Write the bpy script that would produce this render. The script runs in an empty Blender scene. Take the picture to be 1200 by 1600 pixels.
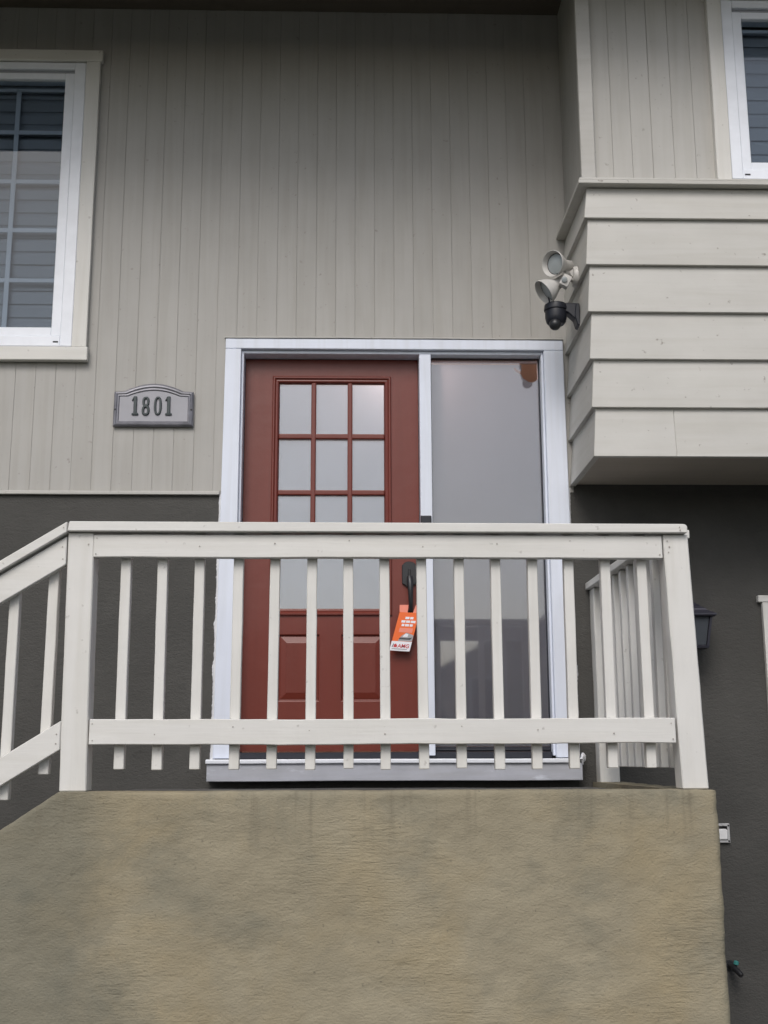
import bpy, bmesh, math, random
from mathutils import Vector, Matrix, noise
R = math.radians
random.seed(7)
scene = bpy.context.scene
col = scene.collection

# ------------------------------------------------------------------ camera
cam_d = bpy.data.cameras.new('camera')
cam = bpy.data.objects.new('camera', cam_d); col.objects.link(cam)
cam_d.sensor_fit = 'VERTICAL'; cam_d.sensor_height = 32.0
cam_d.lens = 32.0 * 1852.3 / 1600.0
cam_d.clip_start = 0.05; cam_d.clip_end = 1000
pit, yaw, rol = R(11.819), R(1.6306), R(-0.1979)
fwd = Vector((math.sin(yaw)*math.cos(pit), math.cos(yaw)*math.cos(pit), math.sin(pit)))
rgt = Vector((math.cos(yaw), -math.sin(yaw), 0)); upv = rgt.cross(fwd)
r2 = rgt*math.cos(rol) + upv*math.sin(rol); u2 = -rgt*math.sin(rol) + upv*math.cos(rol)
m = Matrix((r2, u2, -fwd)).transposed().to_4x4(); m.translation = (0, -6.2, 1.6)
cam.matrix_world = m
scene.camera = cam

# ------------------------------------------------------------------ sky, sun, exposure
SUN_EL, SUN_AZ = R(44), R(-14)          # azimuth measured from straight in front of the house towards the right
S = Vector((math.sin(SUN_AZ)*math.cos(SUN_EL), -math.cos(SUN_AZ)*math.cos(SUN_EL), math.sin(SUN_EL)))
world = bpy.data.worlds.new('World'); scene.world = world; world.use_nodes = True
nt = world.node_tree
bg = nt.nodes['Background']
sky = nt.nodes.new('ShaderNodeTexSky'); sky.sky_type = 'NISHITA'; sky.sun_disc = False
sky.sun_elevation = SUN_EL; sky.sun_rotation = math.atan2(S.x, S.y)
sky.air_density = 1.0; sky.dust_density = 3.0; sky.ozone_density = 1.0
hsv = nt.nodes.new('ShaderNodeHueSaturation'); hsv.inputs['Saturation'].default_value = 0.80
nt.links.new(sky.outputs[0], hsv.inputs['Color']); nt.links.new(hsv.outputs[0], bg.inputs[0])
bg.inputs[1].default_value = 0.125
sun_d = bpy.data.lights.new('sun', 'SUN'); sun_d.energy = 1.25; sun_d.angle = R(30); sun_d.color = (1.0, 0.985, 0.965)
sun = bpy.data.objects.new('sun', sun_d); col.objects.link(sun)
sun.rotation_euler = (-S).to_track_quat('-Z', 'Y').to_euler(); sun.location = S*60
vs = scene.view_settings
vs.view_transform = 'Standard'; vs.look = 'None'; vs.exposure = 0.20; vs.gamma = 1; vs.use_curve_mapping = False

# ------------------------------------------------------------------ material helpers
def lin(r, g, b):
    f = lambda c: ((c/255+0.055)/1.055)**2.4 if c/255 > 0.04045 else c/255/12.92
    return (f(r), f(g), f(b), 1)
class N:
    """thin wrapper over a node tree"""
    def __init__(s, name):
        s.mat = bpy.data.materials.new(name); s.mat.use_nodes = True
        s.t = s.mat.node_tree; s.b = s.t.nodes['Principled BSDF']; s.out = s.t.nodes['Material Output']
    def n(s, kind, **kw):
        nd = s.t.nodes.new(kind)
        for k, v in kw.items():
            if isinstance(v, bpy.types.NodeSocket): s.t.links.new(v, nd.inputs[k])
            elif k in nd.inputs.keys(): nd.inputs[k].default_value = v
            else: setattr(nd, k, v)
        return nd
    def link(s, a, b): s.t.links.new(a, b)
    def coord(s, scale=(1, 1, 1), vary=True):
        tc = s.n('ShaderNodeTexCoord')
        v = tc.outputs['Object']
        if vary:
            oi = s.n('ShaderNodeObjectInfo')
            ml = s.n('ShaderNodeMath', operation='MULTIPLY'); s.link(oi.outputs['Random'], ml.inputs[0]); ml.inputs[1].default_value = 37.0
            ad = s.n('ShaderNodeVectorMath', operation='ADD'); s.link(v, ad.inputs[0]); s.link(ml.outputs[0], ad.inputs[1]); v = ad.outputs[0]
        mp = s.n('ShaderNodeMapping'); s.link(v, mp.inputs['Vector']); mp.inputs['Scale'].default_value = scale
        return mp.outputs[0]
    def noise(s, vec, scale, detail=4, rough=0.55, dist=0.0):
        nd = s.n('ShaderNodeTexNoise'); s.link(vec, nd.inputs['Vector'])
        nd.inputs['Scale'].default_value = scale; nd.inputs['Detail'].default_value = detail
        nd.inputs['Roughness'].default_value = rough; nd.inputs['Distortion'].default_value = dist
        return nd.outputs['Fac']
    def ramp(s, fac, stops):
        nd = s.n('ShaderNodeValToRGB'); s.link(fac, nd.inputs[0]); e = nd.color_ramp.elements
        while len(e) < len(stops): e.new(0.5)
        for i, (p, c) in enumerate(stops):
            e[i].position = p; e[i].color = c if len(c) == 4 else (*c, 1)
        return nd.outputs[0]
    def mix(s, fac, a, b, mode='MIX'):
        nd = s.n('ShaderNodeMix', data_type='RGBA', blend_type=mode)
        for sock, v in ((nd.inputs[0], fac), (nd.inputs[6], a), (nd.inputs[7], b)):
            if isinstance(v, bpy.types.NodeSocket): s.link(v, sock)
            else: sock.default_value = v
        return nd.outputs[2]
    def bump(s, h, strength, dist, prev=None):
        nd = s.n('ShaderNodeBump'); s.link(h, nd.inputs['Height'])
        nd.inputs['Strength'].default_value = strength; nd.inputs['Distance'].default_value = dist
        if prev is not None: s.link(prev, nd.inputs['Normal'])
        return nd.outputs[0]
    def set(s, color=None, rough=None, normal=None, metal=None, spec=None):
        if color is not None:
            if isinstance(color, bpy.types.NodeSocket): s.link(color, s.b.inputs['Base Color'])
            else: s.b.inputs['Base Color'].default_value = color
        if rough is not None:
            if isinstance(rough, bpy.types.NodeSocket): s.link(rough, s.b.inputs['Roughness'])
            else: s.b.inputs['Roughness'].default_value = rough
        if normal is not None: s.link(normal, s.b.inputs['Normal'])
        if metal is not None: s.b.inputs['Metallic'].default_value = metal
        if spec is not None: s.b.inputs['Specular IOR Level'].default_value = spec
        return s.mat

def g3(c, k): return (c[0]*k, c[1]*k, c[2]*k, 1)

def painted_wood(name, base, axis='z', rough=0.55, grain=0.35, var=0.06, spots=0.0, streak=0.0, fine=1.0):
    q = N(name)
    st = {'x': (0.05, 1, 1), 'y': (1, 0.05, 1), 'z': (1, 1, 0.05)}[axis]
    vg = q.coord(st); v = q.coord()
    gr = q.noise(vg, 90*fine, 5, 0.65)
    gr2 = q.noise(vg, 22*fine, 3, 0.5, 0.6)
    lo = q.noise(v, 3.0, 4, 0.6)
    c = q.ramp(lo, [(0.3, g3(base, 1-var)), (0.7, g3(base, 1+var))])
    c = q.mix(q.ramp(gr2, [(0.35, (0.93, 0.93, 0.92, 1)), (0.6, (1, 1, 1, 1))]), c, c, 'MIX') if False else c
    c = q.mix(1.0, c, q.ramp(gr2, [(0.32, (0.94, 0.935, 0.92, 1)), (0.55, (1, 1, 1, 1))]), 'MULTIPLY')
    if streak:
        sv = q.coord({'x': (0.12, 1, 1), 'y': (1, .12, 1), 'z': (1, 1, 0.06)}[axis])
        s2 = q.noise(sv, 14, 4, 0.6)
        c = q.mix(streak, c, q.mix(1.0, c, q.ramp(s2, [(0.35, (0.80, 0.79, 0.75, 1)), (0.6, (1, 1, 1, 1))]), 'MULTIPLY'))
    if spots:
        sp = q.noise(v, 34, 2, 0.5)
        c = q.mix(q.ramp(sp, [(0.70, (0, 0, 0, 1)), (0.79, (spots, spots, spots, 1))]), c, lin(92, 78, 66))
    nrm = q.bump(gr, grain, 0.0016)
    nrm = q.bump(q.noise(v, 9, 3), 0.25, 0.006, nrm)
    return q.set(c, rough, nrm)

def stucco(name, base, alt, scale=1.0, strength=0.6, stains=None, rough=0.9, trowel=0.0):
    q = N(name)
    v = q.coord(vary=False); vh = q.coord((0.55, 1, 1.25), vary=False)
    big = q.noise(v, 1.1, 5, 0.6, 0.4); mid = q.noise(v, 5, 4, 0.6)
    c = q.ramp(big, [(0.33, base), (0.62, alt)])
    c = q.mix(1.0, c, q.ramp(mid, [(0.3, (0.9, 0.9, 0.9, 1)), (0.7, (1.07, 1.07, 1.07, 1))]), 'MULTIPLY')
    if stains: c = stains(q, c, v)
    grit = q.noise(q.coord((0.8, 1, 1.2), vary=False), 115*scale, 2, 0.5); lump = q.noise(vh, 42*scale, 2, 0.5)
    patch = q.ramp(q.noise(v, 2.3, 3, 0.5), [(0.35, (0.35, 0.35, 0.35, 1)), (0.65, (1, 1, 1, 1))])
    h = q.mix(1.0, lump, patch, 'MULTIPLY')
    nrm = q.bump(grit, strength*0.7, 0.004); nrm = q.bump(h, strength*0.42, 0.008, nrm)
    if trowel:      # runs of horizontal trowel ridges where the float dragged
        rid = q.noise(q.coord((0.20, 1, 1.5), vary=False), 44, 3, 0.55, 1.1)
        where = q.ramp(q.noise(v, 1.6, 2, 0.5), [(0.52, (0, 0, 0, 1)), (0.64, (1, 1, 1, 1))])
        nrm = q.bump(q.mix(1.0, rid, where, 'MULTIPLY'), trowel, 0.010, nrm)
        c = q.mix(q.ramp(q.noise(v, 55, 2, 0.5), [(0.70, (0, 0, 0, 1)), (0.78, (0.5, 0.5, 0.5, 1))]), c, (0.10, 0.09, 0.07, 1))
    return q.set(c, rough, nrm, spec=0.25)

def plain(name, base, rough=0.5, metal=0.0, bump=0.0, bscale=200, var=0.04):
    q = N(name); v = q.coord()
    c = q.ramp(q.noise(v, 12, 4), [(0.3, g3(base, 1-var)), (0.7, g3(base, 1+var))])
    nrm = q.bump(q.noise(v, bscale, 3), bump, 0.001) if bump else None
    return q.set(c, rough, nrm, metal)

SIDING = (0.388, 0.378, 0.357, 1)
CREAM = (0.665, 0.655, 0.625, 1)
M = {}
M['siding'] = painted_wood('siding_paint', SIDING, 'z', 0.6, 0.22, 0.04, 0.35, 0.18)
M['siding_bay'] = painted_wood('bay_siding_paint', (0.445, 0.435, 0.41, 1), 'z', 0.6, 0.22, 0.05, 0.35, 0.18)
M['trim_siding'] = painted_wood('siding_trim_paint', (0.47, 0.46, 0.435, 1), 'x', 0.6, 0.4, 0.05, 0.3, 0.2)
M['cream_x'] = painted_wood('cream_paint_along', CREAM, 'x', 0.5, 0.45, 0.035, 0.35, 0.15)
M['cream_y'] = painted_wood('cream_paint_deep', CREAM, 'y', 0.5, 0.45, 0.035, 0.35, 0.15)
M['cream_z'] = painted_wood('cream_paint_upright', CREAM, 'z', 0.5, 0.5, 0.035, 0.35, 0.15)
M['clap_x'] = painted_wood('clapboard_paint', (0.515, 0.505, 0.475, 1), 'x', 0.6, 0.25, 0.045, 0.6, 0.22)
M['clap_y'] = painted_wood('clapboard_paint_deep', (0.515, 0.505, 0.475, 1), 'y', 0.6, 0.25, 0.045, 0.6, 0.22)
M['white'] = painted_wood('white_paint', (0.69, 0.735, 0.835, 1), 'z', 0.4, 0.15, 0.02, 0.0, 0.0)
M['vinyl'] = plain('white_vinyl', (0.80, 0.83, 0.89, 1), 0.35, 0, 0.05)
M['primed'] = painted_wood('primed_grey_board', (0.47, 0.485, 0.54, 1), 'x', 0.6, 0.7, 0.12, 0.0, 0.6, 0.5)
def smeared(m):
    t = m.node_tree; b_ = t.nodes['Principled BSDF']; src = b_.inputs['Base Color'].links[0].from_socket
    tc = t.nodes.new('ShaderNodeTexCoord'); mp = t.nodes.new('ShaderNodeMapping'); mp.inputs['Scale'].default_value = (3.2, 1, 9)
    t.links.new(tc.outputs['Object'], mp.inputs[0]); nz = t.nodes.new('ShaderNodeTexNoise'); nz.inputs['Scale'].default_value = 2.2; nz.inputs['Detail'].default_value = 5
    t.links.new(mp.outputs[0], nz.inputs['Vector']); rp = t.nodes.new('ShaderNodeValToRGB'); rp.color_ramp.elements[0].position = .60; rp.color_ramp.elements[1].position = .72
    t.links.new(nz.outputs['Fac'], rp.inputs[0]); mx = t.nodes.new('ShaderNodeMix'); mx.data_type = 'RGBA'
    t.links.new(rp.outputs[0], mx.inputs[0]); t.links.new(src, mx.inputs[6]); mx.inputs[7].default_value = (.62, .65, .72, 1)
    t.links.new(mx.outputs[2], b_.inputs['Base Color'])
smeared(M['primed'])
M['red'] = painted_wood('red_door_paint', (0.145, 0.0235, 0.0135, 1), 'z', 0.38, 0.22, 0.03, 0.0, 0.0)
M['charcoal'] = stucco('charcoal_stucco', (0.066, 0.065, 0.061, 1), (0.080, 0.078, 0.073, 1), 1.0, 1.0)
def stoop_stains(q, c, v):
    # yellowish and grey-green weathering blotches, and a damp greenish stain at the stair end and the right corner
    y = q.noise(v, 1.7, 4, 0.6, 0.3)
    c = q.mix(q.ramp(y, [(0.50, (0, 0, 0, 1)), (0.68, (0.55, 0.55, 0.55, 1))]), c, (0.315, 0.255, 0.150, 1))
    vv = q.n('ShaderNodeMapping'); q.link(v, vv.inputs['Vector']); vv.inputs['Scale'].default_value = (1.1, 1.1, 1.4); vv.inputs['Location'].default_value = (3.1, 0, 7.7)
    gz = q.noise(vv.outputs[0], 2.1, 5, 0.62, 0.3)
    c = q.mix(q.ramp(gz, [(0.50, (0, 0, 0, 1)), (0.66, (0.55, 0.55, 0.55, 1))]), c, (0.165, 0.160, 0.124, 1))
    sx = q.n('ShaderNodeSeparateXYZ'); q.link(v, sx.inputs[0])
    wob = q.noise(v, 3.6, 6, 0.72)
    a = q.n('ShaderNodeMath', operation='MULTIPLY_ADD'); q.link(wob, a.inputs[0]); a.inputs[1].default_value = 0.42; q.link(sx.outputs[0], a.inputs[2])
    left = q.n('ShaderNodeMapRange'); q.link(a.outputs[0], left.inputs[0])
    left.inputs[1].default_value = -0.74; left.inputs[2].default_value = -0.95; left.inputs[3].default_value = 0; left.inputs[4].default_value = 0.5
    c = q.mix(left.outputs[0], c, (0.125, 0.128, 0.106, 1))
    rightm = q.n('ShaderNodeMapRange'); q.link(a.outputs[0], rightm.inputs[0])
    rightm.inputs[1].default_value = 1.42; rightm.inputs[2].default_value = 1.58; rightm.inputs[3].default_value = 0; rightm.inputs[4].default_value = 0.6
    c = q.mix(rightm.outputs[0], c, (0.15, 0.165, 0.125, 1))
    # dirty runs below the top edge
    vs_ = q.n('ShaderNodeMapping'); q.link(v, vs_.inputs['Vector']); vs_.inputs['Scale'].default_value = (9, 1, 0.5)
    run = q.ramp(q.noise(vs_.outputs[0], 2.4, 4, 0.6), [(0.55, (0, 0, 0, 1)), (0.70, (0.6, 0.6, 0.6, 1))])
    hz = q.n('ShaderNodeMapRange'); q.link(sx.outputs[2], hz.inputs[0]); hz.inputs[1].default_value = 1.22; hz.inputs[2].default_value = 1.47; hz.inputs[3].default_value = 0; hz.inputs[4].default_value = 1
    return q.mix(q.mix(1.0, run, hz.outputs[0], 'MULTIPLY'), c, (0.16, 0.14, 0.10, 1))
M['stoop'] = stucco('tan_stucco', (0.272, 0.240, 0.168, 1), (0.305, 0.270, 0.192, 1), 1.0, 0.9, stoop_stains, 0.9, 0.42)
M['deck'] = stucco('grey_deck_coating', (0.10, 0.098, 0.092, 1), (0.13, 0.128, 0.12, 1), 1.4, 0.3)
M['soffit'] = painted_wood('brown_soffit_paint', (0.10, 0.085, 0.068, 1), 'x', 0.7, 0.3, 0.05)
M['bay_soffit'] = painted_wood('bay_soffit_paint', (0.42, 0.375, 0.32, 1), 'x', 0.7, 0.3, 0.05)
M['black'] = plain('black_hardware', (0.017, 0.018, 0.021, 1), 0.38, 0.0, 0.05)
M['navy'] = plain('dark_threshold', (0.020, 0.022, 0.032, 1), 0.4)
M['camblack'] = plain('black_camera_plastic', (0.007, 0.009, 0.016, 1), 0.45)
M['lampgrey'] = plain('weathered_white_lamp_metal', (0.50, 0.49, 0.47, 1), 0.45, 0.0, 0.1, 60, 0.10)
M['lens'] = plain('lamp_lens', (0.33, 0.36, 0.37, 1), 0.15)
M['lantern'] = plain('dark_lantern_metal', (0.045, 0.045, 0.06, 1), 0.4, 0.3, 0.05)
M['pewter'] = plain('pewter_border', (0.20, 0.20, 0.225, 1), 0.45, 0.35, 0.5, 170, 0.25)
M['plate'] = plain('grey_plate', (0.33, 0.33, 0.36, 1), 0.5, 0.0, 0.1)
M['digit'] = plain('dark_digit', (0.030, 0.042, 0.045, 1), 0.4, 0.2)
M['dark'] = plain('dark_slot', (0.02, 0.02, 0.022, 1), 0.6)
M['muntin'] = plain('grey_grille', (0.32, 0.33, 0.36, 1), 0.5)
M['slat'] = plain('blind_slat', (0.145, 0.153, 0.17, 1), 0.6)
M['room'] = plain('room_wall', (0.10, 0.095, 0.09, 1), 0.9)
M['foyer'] = plain('foyer_wall', (0.80, 0.70, 0.62, 1), 0.9)
M['outlet'] = plain('outlet_grey', (0.42, 0.42, 0.42, 1), 0.5)
M['outlet_white'] = plain('outlet_white', (0.72, 0.72, 0.72, 1), 0.45)
M['teal'] = plain('teal_handle', (0.05, 0.24, 0.23, 1), 0.4)
M['orange'] = plain('orange_card', (0.80, 0.145, 0.025, 1), 0.5)
M['salmon'] = plain('salmon_card', (0.80, 0.26, 0.18, 1), 0.5)
M['card_white'] = plain('white_card', (0.78, 0.78, 0.82, 1), 0.5)
M['print_red'] = plain('red_print', (0.55, 0.05, 0.06, 1), 0.5)
M['print_dark'] = plain('dark_print', (0.06, 0.06, 0.065, 1), 0.5)
M['print_grey'] = plain('grey_print', (0.35, 0.35, 0.36, 1), 0.5)
M['caulk'] = plain('white_caulk', (0.66, 0.67, 0.70, 1), 0.6, 0, 0.3, 90)
M['asphalt'] = stucco('asphalt', (0.045, 0.045, 0.047, 1), (0.06, 0.06, 0.06, 1), 1.5, 0.4)
M['concrete'] = stucco('concrete', (0.22, 0.215, 0.205, 1), (0.27, 0.265, 0.25, 1), 1.2, 0.3)
M['earth'] = stucco('grass_ground', (0.07, 0.085, 0.04, 1), (0.10, 0.105, 0.055, 1), 1.0, 0.6)
M['hill'] = stucco('wooded_slope', (0.030, 0.036, 0.024, 1), (0.055, 0.058, 0.040, 1), 0.05, 0.6)
M['shingle'] = stucco('roof_shingle', (0.06, 0.055, 0.05, 1), (0.09, 0.085, 0.08, 1), 1.0, 0.5)

def glass(name, tint=(1, 1, 1, 1), boost=1.0, rough=0.0):
    q = N(name); q.t.nodes.remove(q.b)
    fr = q.n('ShaderNodeFresnel'); fr.inputs[0].default_value = 1.52
    mu = q.n('ShaderNodeMath', operation='MULTIPLY'); q.link(fr.outputs[0], mu.inputs[0]); mu.inputs[1].default_value = boost; mu.use_clamp = True
    tr = q.n('ShaderNodeBsdfTransparent'); tr.inputs[0].default_value = tint
    gl = q.n('ShaderNodeBsdfGlossy'); gl.inputs['Roughness'].default_value = rough
    mx = q.n('ShaderNodeMixShader'); q.link(mu.outputs[0], mx.inputs[0]); q.link(tr.outputs[0], mx.inputs[1]); q.link(gl.outputs[0], mx.inputs[2])
    q.link(mx.outputs[0], q.out.inputs[0]); return q.mat
M['glass'] = glass('window_glass', (0.88, 0.93, 0.97, 1), 0.55)
M['glass_side'] = glass('sidelight_glass', (0.95, 0.96, 0.97, 1), 2.5, 0.035)
def film(name, c, trans):
    q = N(name); q.t.nodes.remove(q.b)
    v = q.coord(vary=False)
    cc = q.ramp(q.noise(v, 2.5, 3), [(0.3, g3(c, 0.96)), (0.7, g3(c, 1.04))])
    d = q.n('ShaderNodeBsdfDiffuse'); q.link(cc, d.inputs[0]); t = q.n('ShaderNodeBsdfTranslucent'); q.link(cc, t.inputs[0])
    mx = q.n('ShaderNodeMixShader'); mx.inputs[0].default_value = trans
    q.link(d.outputs[0], mx.inputs[1]); q.link(t.outputs[0], mx.inputs[2]); q.link(mx.outputs[0], q.out.inputs[0]); return q.mat
M['film'] = film('privacy_film', (0.475, 0.495, 0.565, 1), 0.25)
M['frost'] = film('frosted_pane', (0.77, 0.87, 0.99, 1), 0.25)

M['lantern_glass'] = plain('cloudy_lantern_glass', (0.055, 0.062, 0.072, 1), 0.2)
# ------------------------------------------------------------------ mesh helpers
class B:
    def __init__(s): s.bm = bmesh.new()
    def box(s, x0, x1, y0, y1, z0, z1, bev=0.0, seg=1, cuts=0, wob=0.0, axis=None, seed=0.0):
        b = bmesh.new(); bmesh.ops.create_cube(b, size=1)
        for v in b.verts:
            v.co = Vector((x0+(v.co.x+.5)*(x1-x0), y0+(v.co.y+.5)*(y1-y0), z0+(v.co.z+.5)*(z1-z0)))
        if bev: bmesh.ops.bevel(b, geom=list(b.edges), offset=bev, segments=seg, affect='EDGES', profile=0.5)
        if cuts:
            ax = axis if axis is not None else max(range(3), key=lambda i: ((x1-x0), (y1-y0), (z1-z0))[i])
            lo = (x0, y0, z0)[ax]; hi = (x1, y1, z1)[ax]
            for k in range(1, cuts+1):
                p = [0, 0, 0]; p[ax] = lo+(hi-lo)*k/(cuts+1); nn = [0, 0, 0]; nn[ax] = 1
                bmesh.ops.bisect_plane(b, geom=list(b.verts)+list(b.edges)+list(b.faces), plane_co=p, plane_no=nn)
            for v in b.verts:
                t = v.co[ax]*2.3+seed*11.7
                for i in range(3):
                    if i != ax:
                        v.co[i] += wob*noise.noise(Vector((t, i*5.1+seed, 0.3)))
                        v.co[i] += wob*0.45*noise.noise(Vector((t*4, v.co[i]*20+i, seed+2.0)))
        s.merge(b); return s
    def merge(s, b):
        me = bpy.data.meshes.new('tmp'); b.to_mesh(me); b.free(); s.bm.from_mesh(me); bpy.data.meshes.remove(me)
    def poly(s, pts, vec, bev=0.0):
        """polygon pts (3-D) extruded by vec"""
        b = bmesh.new(); vs_ = [b.verts.new(p) for p in pts]; f = b.faces.new(vs_)
        r = bmesh.ops.extrude_face_region(b, geom=[f])
        bmesh.ops.translate(b, verts=[e for e in r['geom'] if isinstance(e, bmesh.types.BMVert)], vec=vec)
        bmesh.ops.recalc_face_normals(b, faces=list(b.faces))
        if bev: bmesh.ops.bevel(b, geom=list(b.edges), offset=bev, segments=1, affect='EDGES')
        s.merge(b); return s
    def hexa(s, p):
        """8 corners: bottom ring 0-3, top ring 4-7"""
        vs_ = [s.bm.verts.new(q) for q in p]
        for f in ((0, 3, 2, 1), (4, 5, 6, 7), (0, 1, 5, 4), (1, 2, 6, 5), (2, 3, 7, 6), (3, 0, 4, 7)):
            s.bm.faces.new([vs_[i] for i in f])
        return s
    def quad(s, *p):
        s.bm.faces.new([s.bm.verts.new(q) for q in p]); return s
    def lathe(s, prof, origin=(0, 0, 0), axis=(0, 0, 1), n=24, squash=None):
        """prof: list of (distance along axis, radius)"""
        a = Vector(axis).normalized(); o = Vector(origin)
        u = a.orthogonal().normalized(); w = a.cross(u)
        rings = []
        for d, r in prof:
            if r < 1e-6: rings.append([s.bm.verts.new(o+a*d)])
            else: rings.append([s.bm.verts.new(o+a*d+(u*math.cos(2*math.pi*k/n)+w*math.sin(2*math.pi*k/n))*r) for k in range(n)])
        for A, C in zip(rings, rings[1:]):
            for k in range(n):
                k2 = (k+1) % n
                q = [A[k % len(A)], A[k2 % len(A)], C[k2 % len(C)], C[k % len(C)]]
                q2 = []
                for v in q:
                    if v not in q2: q2.append(v)
                if len(q2) > 2: s.bm.faces.new(q2)
        return s
    def tube(s, pts, r, n=10, rz=None):
        pts = [Vector(p) for p in pts]; rings = []
        for i, p in enumerate(pts):
            t = (pts[min(i+1, len(pts)-1)]-pts[max(i-1, 0)]).normalized()
            u = t.cross(Vector((0.13, 0.91, 0.2))).normalized(); w = t.cross(u)
            rr = r[i] if isinstance(r, (list, tuple)) else r
            rings.append([s.bm.verts.new(p+(u*math.cos(2*math.pi*k/n)+w*math.sin(2*math.pi*k/n))*rr) for k in range(n)])
        for A, C in zip(rings, rings[1:]):
            for k in range(n): s.bm.faces.new((A[k], A[(k+1) % n], C[(k+1) % n], C[k]))
        s.bm.faces.new(rings[0][::-1]); s.bm.faces.new(rings[-1]); return s
    def frame(s, x0, x1, z0, z1, prof):
        """mitred rectangular frame round the rectangle; prof: list of (inset, y)"""
        rings = [[s.bm.verts.new(p) for p in ((x0+i, y, z0+i), (x1-i, y, z0+i), (x1-i, y, z1-i), (x0+i, y, z1-i))] for i, y in prof]
        for A, C in zip(rings, rings[1:]):
            for k in range(4): s.bm.faces.new((A[k], A[(k+1) % 4], C[(k+1) % 4], C[k]))
        return s
    def build(s, name, mat, parent=None, smooth=False, label=None, loc=None, recalc=True):
        if recalc: bmesh.ops.recalc_face_normals(s.bm, faces=list(s.bm.faces))
        off = world_loc(parent) if parent else Vector((0, 0, 0))
        if loc is not None: off = off + (Vector(loc)-off)
        bmesh.ops.translate(s.bm, verts=list(s.bm.verts), vec=-off)
        me = bpy.data.meshes.new(name); s.bm.to_mesh(me); s.bm.free()
        me.materials.append(mat)
        if smooth:
            for p in me.polygons: p.use_smooth = True
            try: me.set_sharp_from_angle(angle=R(38))
            except Exception: pass
        o = bpy.data.objects.new(name, me); col.objects.link(o)
        if parent: o.parent = parent
        if loc is not None: o.location = Vector(loc)-(world_loc(parent) if parent else Vector((0, 0, 0)))
        if label: o['label'] = label
        return o
def world_loc(o):
    v = Vector((0, 0, 0))
    while o is not None: v += o.location; o = o.parent
    return v
def thing(name, label, cat, loc, group=None):
    o = bpy.data.objects.new(name, None); col.objects.link(o); o.empty_display_size = 0.1
    o.location = loc; o['label'] = label; o['category'] = cat
    if group: o['group'] = group
    return o
def again(o, loc_shift):
    c = o.copy(); col.objects.link(c); c.location = o.location + Vector(loc_shift)
    return c
def struct(o): o['kind'] = 'structure'; return o

# ------------------------------------------------------------------ ground, street and the slope opposite
struct(B().quad((-300, -300, -0.02), (300, -300, -0.02), (300, 300, -0.02), (-300, 300, -0.02)).build('ground', M['earth']))
struct(B().quad((-3.6, -9.0, 0), (6.0, -9.0, 0), (6.0, 0.0, 0), (-3.6, 0.0, 0)).build('driveway', M['asphalt']))
struct(B().box(-60, 60, -10.8, -9.0, -0.2, 0.0).build('pavement', M['concrete']))
struct(B().box(-60, 60, -10.95, -10.8, -0.2, 0.005, 0.01).build('kerb', M['concrete']))
struct(B().quad((-60, -19.5, -0.016), (60, -19.5, -0.016), (60, -10.95, -0.016), (-60, -10.95, -0.016)).build('road', M['asphalt']))
b = B(); nx, ny = 90, 14
gv = []
for j in range(ny+1):
    row = []
    for i in range(nx+1):
        x = -160+320*i/nx; t = j/ny; y = -24-60*t
        z = -0.3+8.6*(t**0.45)+0.45*noise.noise(Vector((x*.08, y*.08, 0)))*t
        row.append(b.bm.verts.new((x, y, z)))
    gv.append(row)
for j in range(ny):
    for i in range(nx): b.bm.faces.new((gv[j][i], gv[j+1][i], gv[j+1][i+1], gv[j][i+1]))
struct(b.build('hill', M['hill'], smooth=True))

# ------------------------------------------------------------------ house across the street (mirrored in the sidelight)
def neighbour():
    n = thing('gabled_house', 'beige house with a dark gable roof across the street, mirrored in the sidelight', 'house', (5.6, -33.0, 1.0))
    x0, x1, y0, y1, ze, zr = 3.0, 6.8, -38.0, -30.0, 4.35, 5.35; xm = (x0+x1)/2
    b = B(); b.poly([(x0, y1, 0.5), (x1, y1, 0.5), (x1, y1, ze), (xm, y1, zr), (x0, y1, ze)], (0, y0-y1, 0)); w = b.build('wall', M['beige'], n)
    for sx in (-1, 1):
        xe = x0-.35 if sx < 0 else x1+.35; zz = ze-.22
        b = B(); b.poly([(xe, y1+.4, zz), (xm, y1+.4, zr+.03), (xm, y1+.4, zr+.22), (xe, y1+.4, zz+.19)], (0, y0-y1-.8, 0)); b.build('roof', M['shingle'], n)
    for wx, wz in ((3.6, 2.6), (5.5, 2.6)):
        b = B(); b.box(wx, wx+.95, y1+.001, y1+.06, wz, wz+1.5, .01); f_ = b.build('window', M['vinyl'], n)
        b = B(); b.box(wx+.08, wx+.87, y1+.0605, y1+.066, wz+.08, wz+1.42); b.build('pane', M['dark'], f_)
# ------------------------------------------------------------------ the house
M['beige'] = stucco('beige_render', (0.40, 0.33, 0.25, 1), (0.44, 0.37, 0.28, 1))
neighbour()
house = thing('house', 'near grey-green house with vertical board siding, charcoal base and red door', 'house', (0, 0.1, 0))
DX0, DX1, DZ1 = -0.60, 1.056, 3.80          # door opening
WX0, WX1, WZ0, WZ1 = -2.95, -1.52, 3.805, 5.52   # left window opening
# charcoal stucco base
b = B()
b.box(-7, DX0, 0.0, 0.2, 0.0, 2.985); b.box(DX1, 7, 0.0, 0.2, 0.0, 3.3); b.box(DX0, DX1, 0.0, 0.2, 0.0, 1.60)
b.build('base_wall', M['charcoal'], house)
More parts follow.
